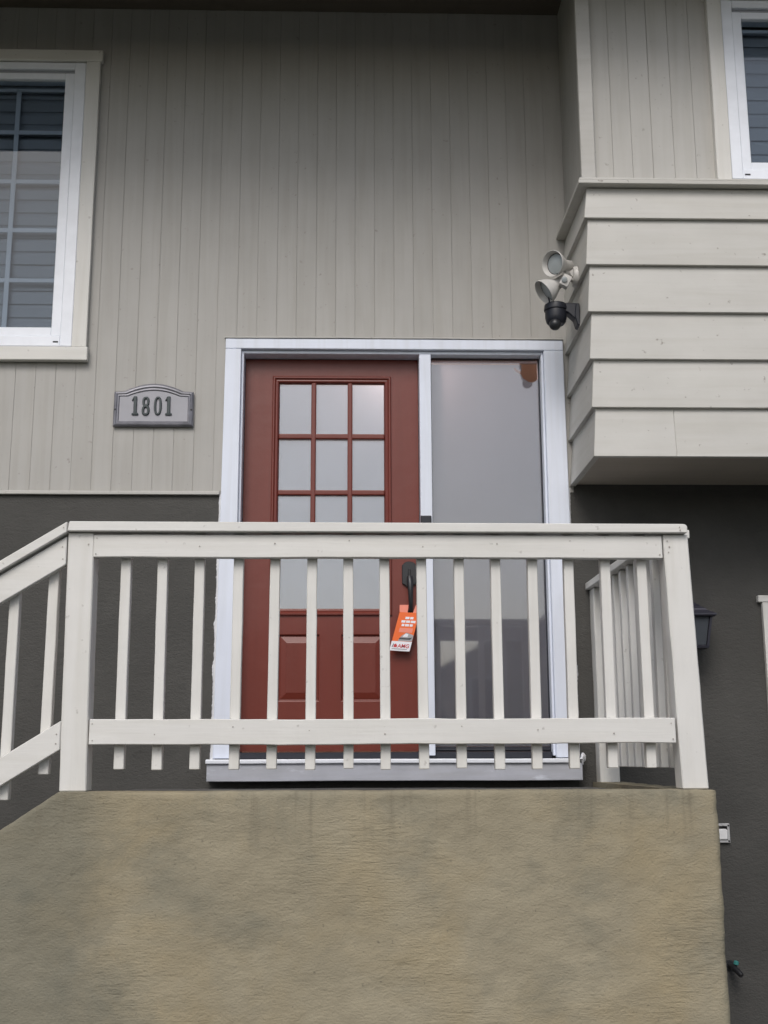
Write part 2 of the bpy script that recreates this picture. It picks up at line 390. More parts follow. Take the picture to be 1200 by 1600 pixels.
# sheathing behind the boards
b = B()
b.box(-7, WX0, -0.0015, 0.2, 2.99, 5.95); b.box(WX0, WX1, -0.0015, 0.2, 2.99, WZ0); b.box(WX0, WX1, -0.0015, 0.2, WZ1, 5.95)
b.box(WX1, DX0, -0.0015, 0.2, 2.99, 5.95); b.box(DX0, DX1, -0.0015, 0.2, DZ1, 5.95); b.box(DX1, 7, -0.0015, 0.2, 3.31, 5.95)
b.build('wall_sheathing', M['siding'], house)
# vertical boards, 0.1083 m apart
holes = [(WX0-0.02, WX1+0.03, WZ0-0.02, WZ1+0.02), (DX0-0.04, DX1+0.06, 0, DZ1+0.03)]
k0 = -21
for k in range(k0, 22):
    x0 = -1.063+0.1083*k; x1 = x0+0.1083
    if x0 > 1.19: break
    x1 = min(x1, 1.20)
    seam = k % 12 == 0; seamR = (k+1) % 12 == 0
    gl = 0.0022 if seam else random.uniform(.0005, .0013); gr_ = 0.0022 if seamR else random.uniform(.0005, .0013)
    cuts_x = sorted({x0+gl, x1-gr_, *[h for hh in holes for h in hh[:2] if x0+gl < h < x1-gr_]})
    yy = -0.0036+random.uniform(-0.0008, 0.0010)
    for a, c in zip(cuts_x, cuts_x[1:]):
        if c-a < 0.004: continue
        mid = (a+c)/2; segs = [(3.008, 5.90)]
        for hx0, hx1, hz0, hz1 in holes:
            if hx0 < mid < hx1:
                ns = []
                for z0, z1 in segs:
                    if hz1 <= z0 or hz0 >= z1: ns.append((z0, z1)); continue
                    if hz0 > z0: ns.append((z0, hz0))
                    if hz1 < z1: ns.append((hz1, z1))
                segs = ns
        for z0, z1 in segs:
            bb = B(); bb.box(a, c, yy, -0.0017, z0, z1, 0.0012 if len(cuts_x) == 2 else 0.0); bb.build('siding_board', M['siding'], house)
b = B(); b.box(-7, -0.70, -0.022, 0.0, 2.986, 3.006, 0.003, cuts=30, wob=0.002)
b.build('drip_strip', M['trim_siding'], house)
# eave and roof
b = B(); b.box(-7, 7, -1.36, -0.0, 5.885, 5.93); b.build('eave_soffit', M['soffit'], house)
b = B(); b.box(-7, 7, -1.40, -1.362, 5.74, 6.0, 0.004); b.build('fascia', M['soffit'], house)
b = B(); b.hexa([(-7.2, -1.5, 5.98), (7.2, -1.5, 5.98), (7.2, 4, 7.9), (-7.2, 4, 7.9), (-7.2, -1.5, 6.05), (7.2, -1.5, 6.05), (7.2, 4, 7.98), (-7.2, 4, 7.98)])
b.build('roof', M['shingle'], house)
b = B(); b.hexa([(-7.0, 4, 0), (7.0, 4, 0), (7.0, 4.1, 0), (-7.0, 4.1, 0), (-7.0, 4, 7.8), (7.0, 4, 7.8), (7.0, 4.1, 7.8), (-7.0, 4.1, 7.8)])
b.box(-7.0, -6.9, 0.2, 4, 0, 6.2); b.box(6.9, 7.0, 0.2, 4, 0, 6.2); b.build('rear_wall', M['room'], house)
# foyer behind the door
b = B(); b.box(-1.3, 1.7, 2.2, 2.25, 1.5, 4.4); b.box(-1.35, -1.3, 0.21, 2.25, 1.5, 4.4); b.box(1.7, 1.75, 0.21, 2.25, 1.5, 4.4)
b.box(-1.3, 1.7, 0.21, 2.2, 4.3, 4.35); b.box(-1.3, 1.7, 0.21, 2.2, 1.5, 1.55)
b.build('foyer', M['foyer'], house)

# ---- door frame
b = B()
b.poly([(-0.700, -0.034, 1.61), (DX0, -0.034, 1.61), (DX0, -0.034, 3.80), (-0.686, -0.034, 3.80)], (0, 0.034, 0), 0.003)
b.poly([(DX1, -0.034, 1.61), (1.176, -0.034, 1.61), (1.163, -0.034, 3.80), (DX1, -0.034, 3.80)], (0, 0.034, 0), 0.003)
b.box(-0.686, 1.163, -0.034, 0.0, 3.801, 3.860, 0.003)
df = b.build('door_frame', M['white'], house)
b = B(); b.box(-0.692, 1.168, -0.040, 0.0, 3.861, 3.868, 0.001, cuts=16, wob=0.003); b.build('drip_cap', M['trim_siding'], df)
b = B()
b.box(DX0+0.0005, -0.587, -0.010, 0.14, 1.62, 3.799, 0.002); b.box(1.043, DX1-0.0005, -0.010, 0.14, 1.62, 3.799, 0.002)
b.box(-0.5865, 1.0425, -0.008, 0.14, 3.782, 3.799, 0.002)
b.box(0.372, 0.436, -0.012, 0.14, 1.622, 3.7815, 0.003)
b.build('jamb', M['white'], df)
b = B(); b.frame(-0.5868, 0.3722, 1.62, 3.7818, [(0, 0.126), (0.02, 0.126), (0.02, 0.139), (0, 0.139), (0, 0.126)]); b.build('light_stop_strip', M['navy'], df)  # strip added behind the door gap to stop foyer light leaking
b = B(); b.box(-0.586, 1.0425, 0.015, 0.15, 1.605, 1.640, 0.004); b.build('threshold', M['navy'], df)
b = B(); b.box(-0.722, 1.176, -0.088, -0.001, 1.497, 1.583, 0.003, cuts=10, wob=0.003); b.build('sill_board', M['primed'], df)
b = B(); b.box(-0.728, 1.160, -0.102, 0.014, 1.584, 1.606, 0.005, 2, cuts=10, wob=0.002); b.build('sill_nosing', M['vinyl'], df)
# ragged caulk where the casing meets the stucco
def caulk(xe, side, z0, z1, n, seed):
    b = B(); prev = None
    for i in range(n+1):
        z = z0+(z1-z0)*i/n
        w = 0.007+0.010*max(0, noise.noise(Vector((z*9, seed, 0))))+0.008*abs(noise.noise(Vector((z*45, seed, 3))))
        if side < 0: w += 0.012*(1-i/n)
        p = [(xe+0.004*-side, -0.010, z), (xe+side*w*0.6, -0.008, z), (xe+side*w, -0.0005, z)]
        cur = [b.bm.verts.new(q) for q in p]
        if prev:
            for q in range(2): b.bm.faces.new((prev[q], prev[q+1], cur[q+1], cur[q]))
        prev = cur
    b.build('caulk_line', M['caulk'], df)
caulk(-0.695, -1, 1.60, 2.99, 150, 1.0); caulk(1.172, 1, 1.60, 3.03, 150, 5.0)
b = B(); b.lathe([(0, 0.0), (0.004, 0.020), (0.012, 0.018), (0.02, 0.010), (0.026, 0.0)], (1.176, -0.05, 1.60), (0.8, -0.5, 0.1), 14)
for v in b.bm.verts:
    v.co += Vector((.012*noise.noise(v.co*60), .004*noise.noise(v.co*50+Vector((3, 0, 0))), .022*noise.noise(v.co*45+Vector((0, 7, 0)))))
    v.co.z = 1.595+(v.co.z-1.595)*1.5
b.build('caulk_blob', M['caulk'], df, True)

# ---- front door
DY = 0.082
lx0, lx1, lz0, lz1 = -0.434, 0.22, 2.351, 3.68       # glazing moulding outside
pan = [(-0.384, -0.163), (-0.052, 0.178)]; pz0, pz1 = 1.900, 2.254
b = B(); X0, X1, Z0, Z1 = -0.5835, 0.369, 1.645, 3.779
def face(xa, xb, za, zb): b.quad((xa, DY, za), (xb, DY, za), (xb, DY, zb), (xa, DY, zb))
face(X0, lx0, Z0, Z1); face(lx1, X1, Z0, Z1); face(lx0, lx1, lz1, Z1)
face(lx0, lx1, pz1, lz0); face(lx0, lx1, Z0, pz0)
face(lx0, pan[0][0], pz0, pz1); face(pan[0][1], pan[1][0], pz0, pz1); face(pan[1][1], lx1, pz0, pz1)
# edges of the slab
b.quad((X0, DY, Z0), (X0, DY, Z1), (X0, .13, Z1), (X0, .13, Z0)); b.quad((X1, DY, Z0), (X1, DY, Z1), (X1, .13, Z1), (X1, .13, Z0))
b.quad((X0, DY, Z1), (X1, DY, Z1), (X1, .13, Z1), (X0, .13, Z1)); b.quad((X0, DY, Z0), (X1, DY, Z0), (X1, .13, Z0), (X0, .13, Z0))
b.quad((X0, .13, Z0), (X1, .13, Z0), (X1, .13, lz0), (X0, .13, lz0)); b.quad((X0, .13, lz1), (X1, .13, lz1), (X1, .13, Z1), (X0, .13, Z1))
b.quad((X0, .13, lz0), (lx0, .13, lz0), (lx0, .13, lz1), (X0, .13, lz1)); b.quad((lx1, .13, lz0), (X1, .13, lz0), (X1, .13, lz1), (lx1, .13, lz1))
bmesh.ops.remove_doubles(b.bm, verts=list(b.bm.verts), dist=0.0002)
door = b.build('front_door', M['red'], house)
for xa, xb in pan:
    b = B()
    b.frame(xa, xb, pz0, pz1, [(0, DY), (0.004, DY+0.002), (0.007, DY+0.011), (0.012, DY+0.012), (0.017, DY+0.010), (0.044, DY+0.003), (0.047, DY+0.002)])
    i = 0.047; b.quad((xa+i, DY+.002, pz0+i), (xb-i, DY+.002, pz0+i), (xb-i, DY+.002, pz1-i), (xa+i, DY+.002, pz1-i))
    bmesh.ops.remove_doubles(b.bm, verts=list(b.bm.verts), dist=0.0002)
    b.build('panel', M['red'], door)
b = B(); b.frame(lx0, lx1, lz0, lz1, [(0, DY+.001), (0.001, DY-.009), (0.006, DY-.013), (0.012, DY-.013), (0.016, DY-.008), (0.021, DY-.004), (0.027, DY-.005), (0.033, DY-.002), (0.037, DY+.006), (0.040, DY+.020)])
b.build('glazing_moulding', M['red'], door)
gx = [-0.394, -0.207, -0.0065, 0.18]; gz = [2.391, 2.707, 3.0225, 3.338, 3.640]
gx = [-0.394, -0.2065, -0.0065, 0.18]
for x in gx[1:3]:
    b = B(); b.box(x-0.0135, x+0.0135, DY-0.005, DY+0.02, gz[0]-.003, gz[-1]+.003, 0.006, 2); b.build('muntin', M['red'], door)
for z in gz[1:4]:
    b = B(); b.box(gx[0]-.003, gx[-1]+.003, DY-0.0025, DY+0.0185, z-0.0145, z+0.0145, 0.006, 2); b.build('muntin', M['red'], door)
for i in range(3):
    for j in range(4):
        b = B(); xa, xb = (gx[i]-.004 if i == 0 else gx[i]+.001), (gx[i+1]+.004 if i == 2 else gx[i+1]-.001)
        b.quad((xa, DY+.022, gz[j]+.001), (xb, DY+.022, gz[j]+.001), (xb, DY+.022, gz[j+1]-.001), (xa, DY+.022, gz[j+1]-.001))
        b.build('pane', M['frost'], door)
b = B(); b.box(gx[0]-.004, gx[-1]+.004, DY+0.0195, DY+0.0205, gz[0], gz[-1]); b.build('outer_glass', M['glass_side'], door)
# handle set
def plate_outline(cx, w, z0, z1):
    h = w/2; pts = []
    pts += [(cx-h, z0+.018), (cx-h, z1-.018)]
    for k in range(9):
        t = math.pi*(1-k/8); pts.append((cx+math.cos(t)*h*.82, z1-.016+math.sin(t)*.016))
    pts += [(cx+h, z1-.018), (cx+h, z0+.018), (cx+h*.62, z0+.012), (cx+h*.40, z0), (cx-h*.40, z0), (cx-h*.62, z0+.012)]
    return pts
b = B(); b.poly([(x, DY-.016, z) for x, z in plate_outline(0.313, 0.078, 2.503, 2.642)], (0, 0.016, 0), 0.003)
hd = b.build('door_handle', M['black'], door)
b = B(); b.box(0.306, 0.320, DY-.024, DY-.014, 2.560, 2.600, 0.003); b.build('thumb_latch', M['dark'], hd)
b = B(); b.tube([(0.313, DY-.015, 2.555), (0.3135, DY-.045, 2.548), (0.3145, DY-.060, 2.520), (0.316, DY-.062, 2.47), (0.3175, DY-.058, 2.42), (0.3185, DY-.050, 2.385), (0.319, DY-.030, 2.366), (0.319, DY, 2.362)],
                [.014, .016, .0165, .013, .0115, .0115, .013, .016], 12); b.build('grip', M['black'], hd, True)
b = B(); b.lathe([(0, 0), (0, .021), (.008, .021), (.012, .017), (.012, 0)], (0.319, DY, 2.362), (0, -1, 0), 20); b.build('lower_rosette', M['black'], hd, True)

# ---- sidelight
b = B(); sx0, sx1, sz0, sz1 = 0.437, 1.0415, 1.668, 3.776
b.box(sx0, sx1, 0.060, 0.064, sz0, sz1); sl = b.build('sidelight', M['glass_side'], house, label='tall frosted sidelight right of the red door, its film peeled at the top right')
b = B(); b.frame(sx0-.001, sx1+.001, sz0-.02, sz1+.004, [(0, 0.052), (0.003, 0.050), (0.006, 0.052), (0.006, 0.075)]); b.build('gasket', M['navy'], sl)
b = B(); b.box(sx0, sx1, 0.056, 0.075, 1.641, 1.667, 0.002); b.build('bottom_rail', M['navy'], sl)
top = 3.749
out = [(sx0+.006, sz0), (sx1-.004, sz0), (sx1-.004, 3.668)]
for k in range(1, 9):            # lower edge of the bare patch
    t = k/8; out.append((sx1-.012-.060*t, 3.660-.012*math.sin(t*math.pi)+.004*noise.noise(Vector((k, 0, 0)))))
out += [(0.953, 3.672), (0.944, 3.690), (0.930, 3.700), (0.908, 3.716), (0.902, 3.730), (0.910, 3.733), (0.928, 3.718), (0.944, 3.713), (0.945, top)]
for k in range(1, 12): out.append((0.945-(0.945-sx0-.006)*k/11, top+.002*noise.noise(Vector((k*.7, 2, 0)))))
b = B(); b.bm.faces.new([b.bm.verts.new((x, 0.0655, z)) for x, z in out]); b.build('privacy_film', M['film'], sl)

# ---- windows
def window(x0, x1, z0, z1, y, f=0.117, zb=0.112, zt=0.102, vm=(), hm=(), sl_z=0.078, name='window'):
    """white vinyl frame in the opening x0..x1, z0..z1"""
    b = B()
    b.box(x0, x0+f*.55, y-0.035, y+.06, z0, z1, .004); b.box(x1-f*.55, x1, y-0.035, y+.06, z0, z1, .004)
    b.box(x0+f*.55, x1-f*.55, y-0.034, y+.06, z0, z0+zb*.55, .004); b.box(x0+f*.55, x1-f*.55, y-0.034, y+.06, z1-zt*.42, z1, .004)
    fr = b.build(name, M['vinyl'], house)
    b = B(); a = f*.551
    b.box(x0+a, x0+f, y-.026, y+.05, z0+zb*.551, z1-zt*.62, .003); b.box(x1-f, x1-a, y-.026, y+.05, z0+zb*.551, z1-zt*.62, .003)
    b.box(x0+f, x1-f, y-.025, y+.05, z0+zb*.551, z0+zb, .003); b.box(x0+f, x1-f, y-.025, y+.05, z1-zt, z1-zt*.62, .003)
    b.build('sash', M['vinyl'], fr)
    b = B(); b.box(x0+f*.6, x1-f*.6, y-.012, y+.0, z1-zt*.63, z1-zt*.41); b.build('track', M['muntin'], fr)
    for sx in (x0+f*.75, x1-f*.75):
        b = B(); b.box(sx-.014, sx+.014, y-.0365, y-.030, z0+.022, z0+.030, .001); b.build('weep_slot', M['dark'], fr)
    b = B(); b.box(x0+f, x1-f, y+.0, y+.004, z0+zb, z1-zt); b.build('pane', M['glass'], fr)
    for x in vm:
        b = B(); b.box(x-.0135, x+.0135, y+.008, y+.014, z0+zb, z1-zt-.05, .002); b.build('muntin', M['muntin'], fr)
    for z in hm:
        b = B(); b.box(x0+f, x1-f, y+.0085, y+.0135, z-.0125, z+.0125, .002); b.build('muntin', M['muntin'], fr)
    if hm or True:
        b = B(); b.box(x0+f, x1-f, y+.008, y+.03, z1-zt-.062, z1-zt-.042, .002); b.build('blind_rail', M['muntin'], fr)
    z = z0+zb+.005; first = None
    while z < z1-zt-.07:
        if first is None:
            b = B(); prof = [(.044, 0), (.0445, sl_z*.70), (.056, sl_z*1.22), (.057, sl_z*1.22), (.0465, sl_z*.70), (.046, 0)]
            b.poly([(x0+f, y+py, z+pz) for py, pz in prof], (x1-x0-2*f, 0, 0))
            first = b.build('slat', M['slat'], fr); zf = z
        else:
            again(first, (0, random.uniform(-.001, .001), z-zf))
        z += sl_z
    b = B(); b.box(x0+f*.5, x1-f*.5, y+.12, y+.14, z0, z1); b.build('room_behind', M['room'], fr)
    return fr
wl = window(WX0, -1.5205, 3.806, 5.517, 0.0, vm=(-1.905, -2.176, -2.447), hm=(4.205, 4.502, 4.797, 5.10))
b = B(); b.box(-3.05, -1.427, -.048, -.010, 5.5205, 5.590, .003, cuts=6, wob=.002); b.build('head_trim', M['cream_x'], wl)
b = B(); b.box(-3.05, -1.430, -.050, -.010, 3.724, 3.800, .003, cuts=6, wob=.002); b.build('sill_trim', M['cream_x'], wl)
for x in (-1.519, -3.03):
    b = B(); b.box(x, x+.079, -.042, -.010, 3.8005, 5.520, .003, cuts=6, wob=.002); b.build('side_trim', M['cream_z'], wl)

# ---- projecting bay
BX, BY = 1.212, -0.62            # sheathing corner
BXE = 3.62
b = B()
wx0, wx1, wz0, wz1 = 1.951, 3.05, 4.512, 5.545
b.box(BX, wx0, BY, BY+.1, 3.075, 5.93); b.box(wx1, BXE, BY, BY+.1, 3.075, 5.93)
b.box(wx0, wx1, BY, BY+.1, 3.075, wz0); b.box(wx0, wx1, BY, BY+.1, wz1, 5.93)
b.box(BX, BX+.1, BY+.1005, -0.001, 3.075, 5.93); b.box(BXE-.1, BXE, BY+.1005, -0.001, 3.075, 5.93)
bay = b.build('bay', M['siding'], house, label='projecting upper bay of the house, lapped cream boards below vertical siding')
b = B(); b.box(BX-.012, BXE+.01, BY-.012, -0.001, 3.052, 3.074); b.build('bay_soffit', M['bay_soffit'], bay)
zs = [3.041, 3.289, 3.538, 3.786, 4.035, 4.287]
for i, z in enumerate(zs):
    zt = (zs[i+1]+.030) if i < 5 else 4.464
    pb, pt = 0.034, 0.010
    splits = [(None, 1.585), (1.5854, None)] if i == 0 else ([(None, 2.62), (2.6205, None)] if i in (2, 4) else [(None, None)])
    dz = random.uniform(-.0015, .0015)
    for sa, sb in splits:
        xa_b, xa_t = (BX-pb, BX-pt) if sa is None else (sa, sa)
        xb_b, xb_t = (BXE+pb, BXE+pt) if sb is None else (sb, sb)
        b = B()
        xa_r, xb_r = (BX-.001 if sa is None else sa), (BXE+.001 if sb is None else sb)
        b.hexa([(xa_b, BY-pb, z+dz), (xb_b, BY-pb, z+dz), (xb_r, BY-.001, z+dz), (xa_r, BY-.001, z+dz),
                (xa_t, BY-pt, zt), (xb_t, BY-pt, zt), (xb_r, BY-.001, zt), (xa_r, BY-.001, zt)])
        bmesh.ops.bevel(b.bm, geom=list(b.bm.edges), offset=.0022, segments=1, affect='EDGES')
        b.build('clapboard', M['clap_x'], bay)
    for xs, sg in ((BX, -1), (BXE, 1)):
        b = B()
        p = [(xs+sg*(pb-.001), BY-pb+.0015, z), (xs+sg*(pb-.001), -.002, z), (xs+sg*.001, -.002, z), (xs+sg*.001, BY-.0005, z),
             (xs+sg*(pt-.001), BY-pt+.0015, zt), (xs+sg*(pt-.001), -.002, zt), (xs+sg*.001, -.002, zt), (xs+sg*.001, BY-.0005, zt)]
        b.hexa(p); bmesh.ops.bevel(b.bm, geom=list(b.bm.edges), offset=.0018, segments=1, affect='EDGES')
        b.build('clapboard', M['clap_y'], bay)
# ledge between the two claddings
def Lshape(e, z): return [(BX-e, BY-e, z), (BXE+e, BY-e, z), (BXE+e, -.003, z), (BXE-.02, -.003, z), (BXE-.02, BY+.02, z), (BX+.02, BY+.02, z), (BX+.02, -.003, z), (BX-e, -.003, z)]
b = B(); b.poly(Lshape(.060, 4.466), (0, 0, .020), .002); b.poly(Lshape(.055, 4.4875), (0, 0, .012), .002); b.build('ledge', M['clap_x'], bay)
# corner board and vertical boards over the ledge
b = B(); b.box(BX-.038, BX+.036, BY-.036, BY-.001, 4.501, 5.92, .003, cuts=8, wob=.002); b.build('corner_board', M['trim_siding'], bay)
x = BX+.038
edges = [BX+.038, 1.347, 1.448, 1.553, 1.666, 1.778, 1.90]
for xa, xc in zip(edges, edges[1:]):
    b = B(); s_ = .0022 if xa == 1.553 else .0007
    b.box(xa+s_, xc-.0007, BY-.004+random.uniform(-.0005, .0005), BY-.001, 4.501, 5.92, .0012); b.build('siding_board', M['siding_bay'], bay)
x = 3.10
while x < BXE-.05:
    b = B(); b.box(x+.0007, min(x+.1076, BXE), BY-.006, BY-.001, 4.501, 5.92, .0012); b.build('siding_board', M['siding_bay'], bay); x += .1083
y = BY+.003
while y < -.03:
    b = B(); b.box(BX-.006, BX-.001, y+.0007, min(y+.1076, -.004), 4.501, 5.92, .0012); b.build('siding_board', M['siding'], bay); y += .1083
wr = window(wx0, wx1, wz0, wz1, BY+.006, vm=(), hm=(), f=0.110, zb=0.100, zt=0.105)
for x in (1.873, 3.052):
    b = B(); b.box(x, x+.076, BY-.042, BY-.001, 4.5008, 5.546, .003, cuts=5, wob=.002); b.build('side_trim', M['cream_z'], wr)
b = B(); b.box(1.86, 3.14, BY-.046, BY-.001, 5.5465, 5.616, .003); b.build('head_trim', M['cream_x'], wr)
# garage door under the bay (only its trim corner shows)
b = B(); b.box(2.18+.09, 4.7, .05, .09, .01, 2.40)
gd = b.build('garage_door', M['cream_x'], house)
b = B(); b.box(2.152, 4.82, -.034, -.001, 2.411, 2.446, .002); b.build('head_trim', M['cream_x'], gd)
b = B(); b.box(2.174, 2.262, -.030, -.001, .01, 2.4105, .002); b.build('side_trim', M['cream_z'], gd)
b = B(); b.box(4.71, 4.80, -.030, -.001, .01, 2.4105, .002); b.build('side_trim', M['cream_z'], gd)

# ------------------------------------------------------------------ stoop
stoop = thing('entry_stoop', 'tan weathered stucco stoop wall with a sloping stair end, under the cream railing', 'stoop', (0.15, -0.8, 0))
FY, RX, LXT = -1.632, 1.392, -1.088
SL = 0.655
def ztop(x): return 1.487 if x >= LXT else max(0.12, 1.487-SL*(LXT-x))
path = []
x = -3.2
while x < RX-.03: path.append((x, FY, 0, -1)); x += 0.0125
for k in range(7):
    t = k/6*math.pi/2; path.append((RX-.03+.03*math.sin(t), FY+.03-.03*math.cos(t), math.sin(t), -math.cos(t)))
y = FY+.045
while y < 0.0: path.append((RX, y, 1, 0)); y += 0.03
path.append((RX, -0.002, 1, 0))
NV = 96; b = B(); grid = []
for (x, y, nx_, ny_) in path:
    zt = ztop(x); colv = []
    slope = x < LXT
    for j in range(NV+1):
        z = -.02+(zt-.012+.02)*j/NV
        d = .0045*noise.noise(Vector((x*5, y*5, z*6)))+.0028*noise.noise(Vector((x*17, y*17, z*26)))+.0015*noise.noise(Vector((x*45, y*45, z*75)))
        if x > RX-.2 and j > NV*.4: d += .003*noise.noise(Vector((z*8, 1, 5)))
        colv.append(b.bm.verts.new((x+nx_*d, y+ny_*d, z)))
    e = .004*noise.noise(Vector((x*6, y*6, 9)))+.002*noise.noise(Vector((x*30, y*30, 4)))
    colv.append(b.bm.verts.new((x-nx_*.004, y-ny_*.004, zt-.003+e)))
    colv.append(b.bm.verts.new((x-nx_*.014, y-ny_*.014, zt+e)))
    colv.append(b.bm.verts.new((x-nx_*.15, y-ny_*.15, zt+e*.5)))
    colv.append(b.bm.verts.new((x-nx_*.15, y-ny_*.15, max(0, zt-.5))))
    grid.append(colv)
for A, C in zip(grid, grid[1:]):
    for j in range(len(A)-1): b.bm.faces.new((A[j], C[j], C[j+1], A[j+1]))
b.build('front_wall', M['stoop'], stoop, smooth=True)
b = B(); b.box(LXT, RX-.16, FY+.155, -.0015, 0.0, 1.462, cuts=12, wob=.004, axis=0); b.build('deck', M['deck'], stoop)
for k in range(7):
    b = B(); z = 1.462-.186*(k+1); xr = LXT-.002-.284*k
    b.box(xr-.284, xr, FY+.155, -.0015, 0.0, z, .008); b.build('step', M['deck'], stoop)

# ------------------------------------------------------------------ porch railing
rail = thing('porch_railing', 'cream painted wooden railing with square balusters standing on the tan stoop', 'railing', (0.15, -1.5, 1.487))
RY = -1.602
def post(xb, xt, y0, z0, z1, seed, w=.1005):
    b = B(); b.box(0, w, y0, y0+w, z0, z1, .004, 1, cuts=9, wob=.0035, seed=seed)
    for v in b.bm.verts: v.co.x += xb+(xt-xb)*(v.co.z-z0)/(z1-z0)
    return b.build('post', M['cream_z'], rail)
post(-1.093, -1.109, RY, 1.488, 2.477, 1.3); post(1.267, 1.237, RY, 1.488, 2.474, 2.1)
post(1.263, 1.263, -.1015, 1.463, 2.4765, 3.3)
# front run
b = B()
pts = [(-1.106, 2.479), (1.331, 2.476), (1.332, 2.500), (1.328, 2.508), (1.318, 2.512), (-1.100, 2.518)]
b.poly([(x, -1.628, z) for x, z in pts], (0, .135, 0), .003)
cap = b.build('cap_rail', M['cream_x'], rail, label='flat cap of the front run, worn along its upper edge')
b = B(); b.box(-1.006, 1.2345, RY-.0015, RY+.036, 2.379, 2.4695, .003, 1, cuts=24, wob=.003, seed=4.2); b.build('top_rail', M['cream_x'], rail)
b = B(); b.box(-.990, 1.250, RY-.0025, RY+.035, 1.660, 1.7555, .003, 1, cuts=30, wob=.0045, seed=6.4); b.build('bottom_rail', M['cream_x'], rail)
bals = [-.883, -.7395, -.595, -.444, -.3005, -.1535, -.0085, .1345, .2815, .4285, .575, .7205, .865, 1.0125, 1.1595]
b = B(); b.box(-.0195, .0195, -.0195, .0195, -.455, .455, .0025, 1, cuts=7, wob=.0022, seed=8.8)
bal0 = b.build('baluster', M['cream_z'], rail)
def put_bal(o, x, y, zc, tilt=0.0, sc=1.0):
    o.location = Vector((x, y, zc))-rail.location; o.rotation_euler = (0, tilt, random.choice((0, math.pi))); o.scale = (1, 1, sc)
bal0.data.transform(Matrix.Translation(rail.location))
for i, x in enumerate(bals):
    o = bal0 if i == 0 else bal0.copy()
    if i: col.objects.link(o)
    put_bal(o, x, RY+.0575, 2.0205+random.uniform(-.003, .003), random.uniform(-.004, .004))
# stair run
TS = 0.62; ang = math.atan(TS)
def slope_board(name, xr, zr, h, y0, y1, L, label, wv=.003, bev=.003):
    """board whose right end is plumb at xr with top edge height zr, going down to the left"""
    xl = xr-L; v = h/math.cos(ang)
    b = B(); b.poly([(xl, y0, zr-TS*L-v), (xr, y0, zr-v), (xr, y0, zr), (xl, y0, zr-TS*L)], (0, y1-y0, 0), bev)
    return b.build(name, M['cream_x'], rail, label=label)
slope_board('cap_rail', -1.1075, 2.517, .036, -1.628, -1.493, 2.0, 'sloping cap of the stair run')
slope_board('top_rail', -1.111, 2.463, .096, RY-.001, RY+.036, 1.98, 'sloping top rail of the stair run')
slope_board('bottom_rail', -1.098, 1.750, .092, RY-.002, RY+.035, 1.95, 'sloping bottom rail of the stair run')
for i in range(13):
    x = -1.1645-.1465*i; zt = 2.345-TS*(-1.11-x)
    zb = 1.551-.645*(-1.1645-x)
    o = bal0.copy(); col.objects.link(o)
    hgt = zt-zb+.06
    put_bal(o, x, RY+.0575, zb+hgt/2, 0, hgt/.91)
post(-3.09, -3.09, RY, .18, 1.24, 5.1)
# side run back to the house: rails outside, balusters inside
b = B(); b.box(1.243, 1.378, -1.4925, -.004, 2.479, 2.514, .003, 1, cuts=8, wob=.002, seed=9.1); b.build('cap_rail', M['cream_y'], rail, label='cap of the side run back to the house wall')
b = B(); b.box(1.3125, 1.349, -1.500, -.104, 2.380, 2.4735, .003, 1, cuts=8, wob=.002); b.build('top_rail', M['cream_y'], rail)
b = B(); b.box(1.3125, 1.349, -1.500, -.104, 1.660, 1.755, .003, 1, cuts=8, wob=.002); b.build('bottom_rail', M['cream_y'], rail)
for i in range(9):
    o = bal0.copy(); col.objects.link(o); put_bal(o, 1.2915, -.232-.1465*i, 2.0205, 0, 1)

M['nail'] = plain('painted_nail_head', (0.36, 0.33, 0.30, 1), 0.6)
b = B(); b.lathe([(0, 0), (0, .0032), (.0008, .0028), (.0011, 0)], rail.location, (0, -1, 0), 8)
nail0 = b.build('nail', M['nail'], rail)
spots = [(1.255, -1.6045, 2.447), (1.262, -1.6045, 2.424), (1.258, -1.6045, 2.402), (1.222, -1.6055, 2.392), (1.237, -1.6065, 1.676), (1.232, -1.6065, 1.735),
         (-.976, -1.6065, 1.676), (-.979, -1.6065, 1.738), (-.994, -1.6055, 2.455), (-.996, -1.6055, 2.392), (-1.127, -1.6045, 2.42), (-1.123, -1.6045, 2.372), (-1.120, -1.630, 2.492),
         (1.302, -1.6305, 2.486), (1.300, -1.6305, 2.498), (-1.112, -1.6055, 1.70), (-1.113, -1.6055, 1.665), (-1.026, -1.6045, 2.43)]
spots += [(x+.002, -1.6055, 2.435+.012*((i*7) % 3-1)) for i, x in enumerate(bals[2:-1:2])] + [(x-.003, -1.6065, 1.712+.014*((i*5) % 3-1)) for i, x in enumerate(bals[1:-1:2])]
for i, p in enumerate(spots):
    o = nail0 if i == 0 else nail0.copy()
    if i: col.objects.link(o)
    o.location = Vector(p)-rail.location; k = random.uniform(.7, 1.1); o.scale = (k, 1, k)

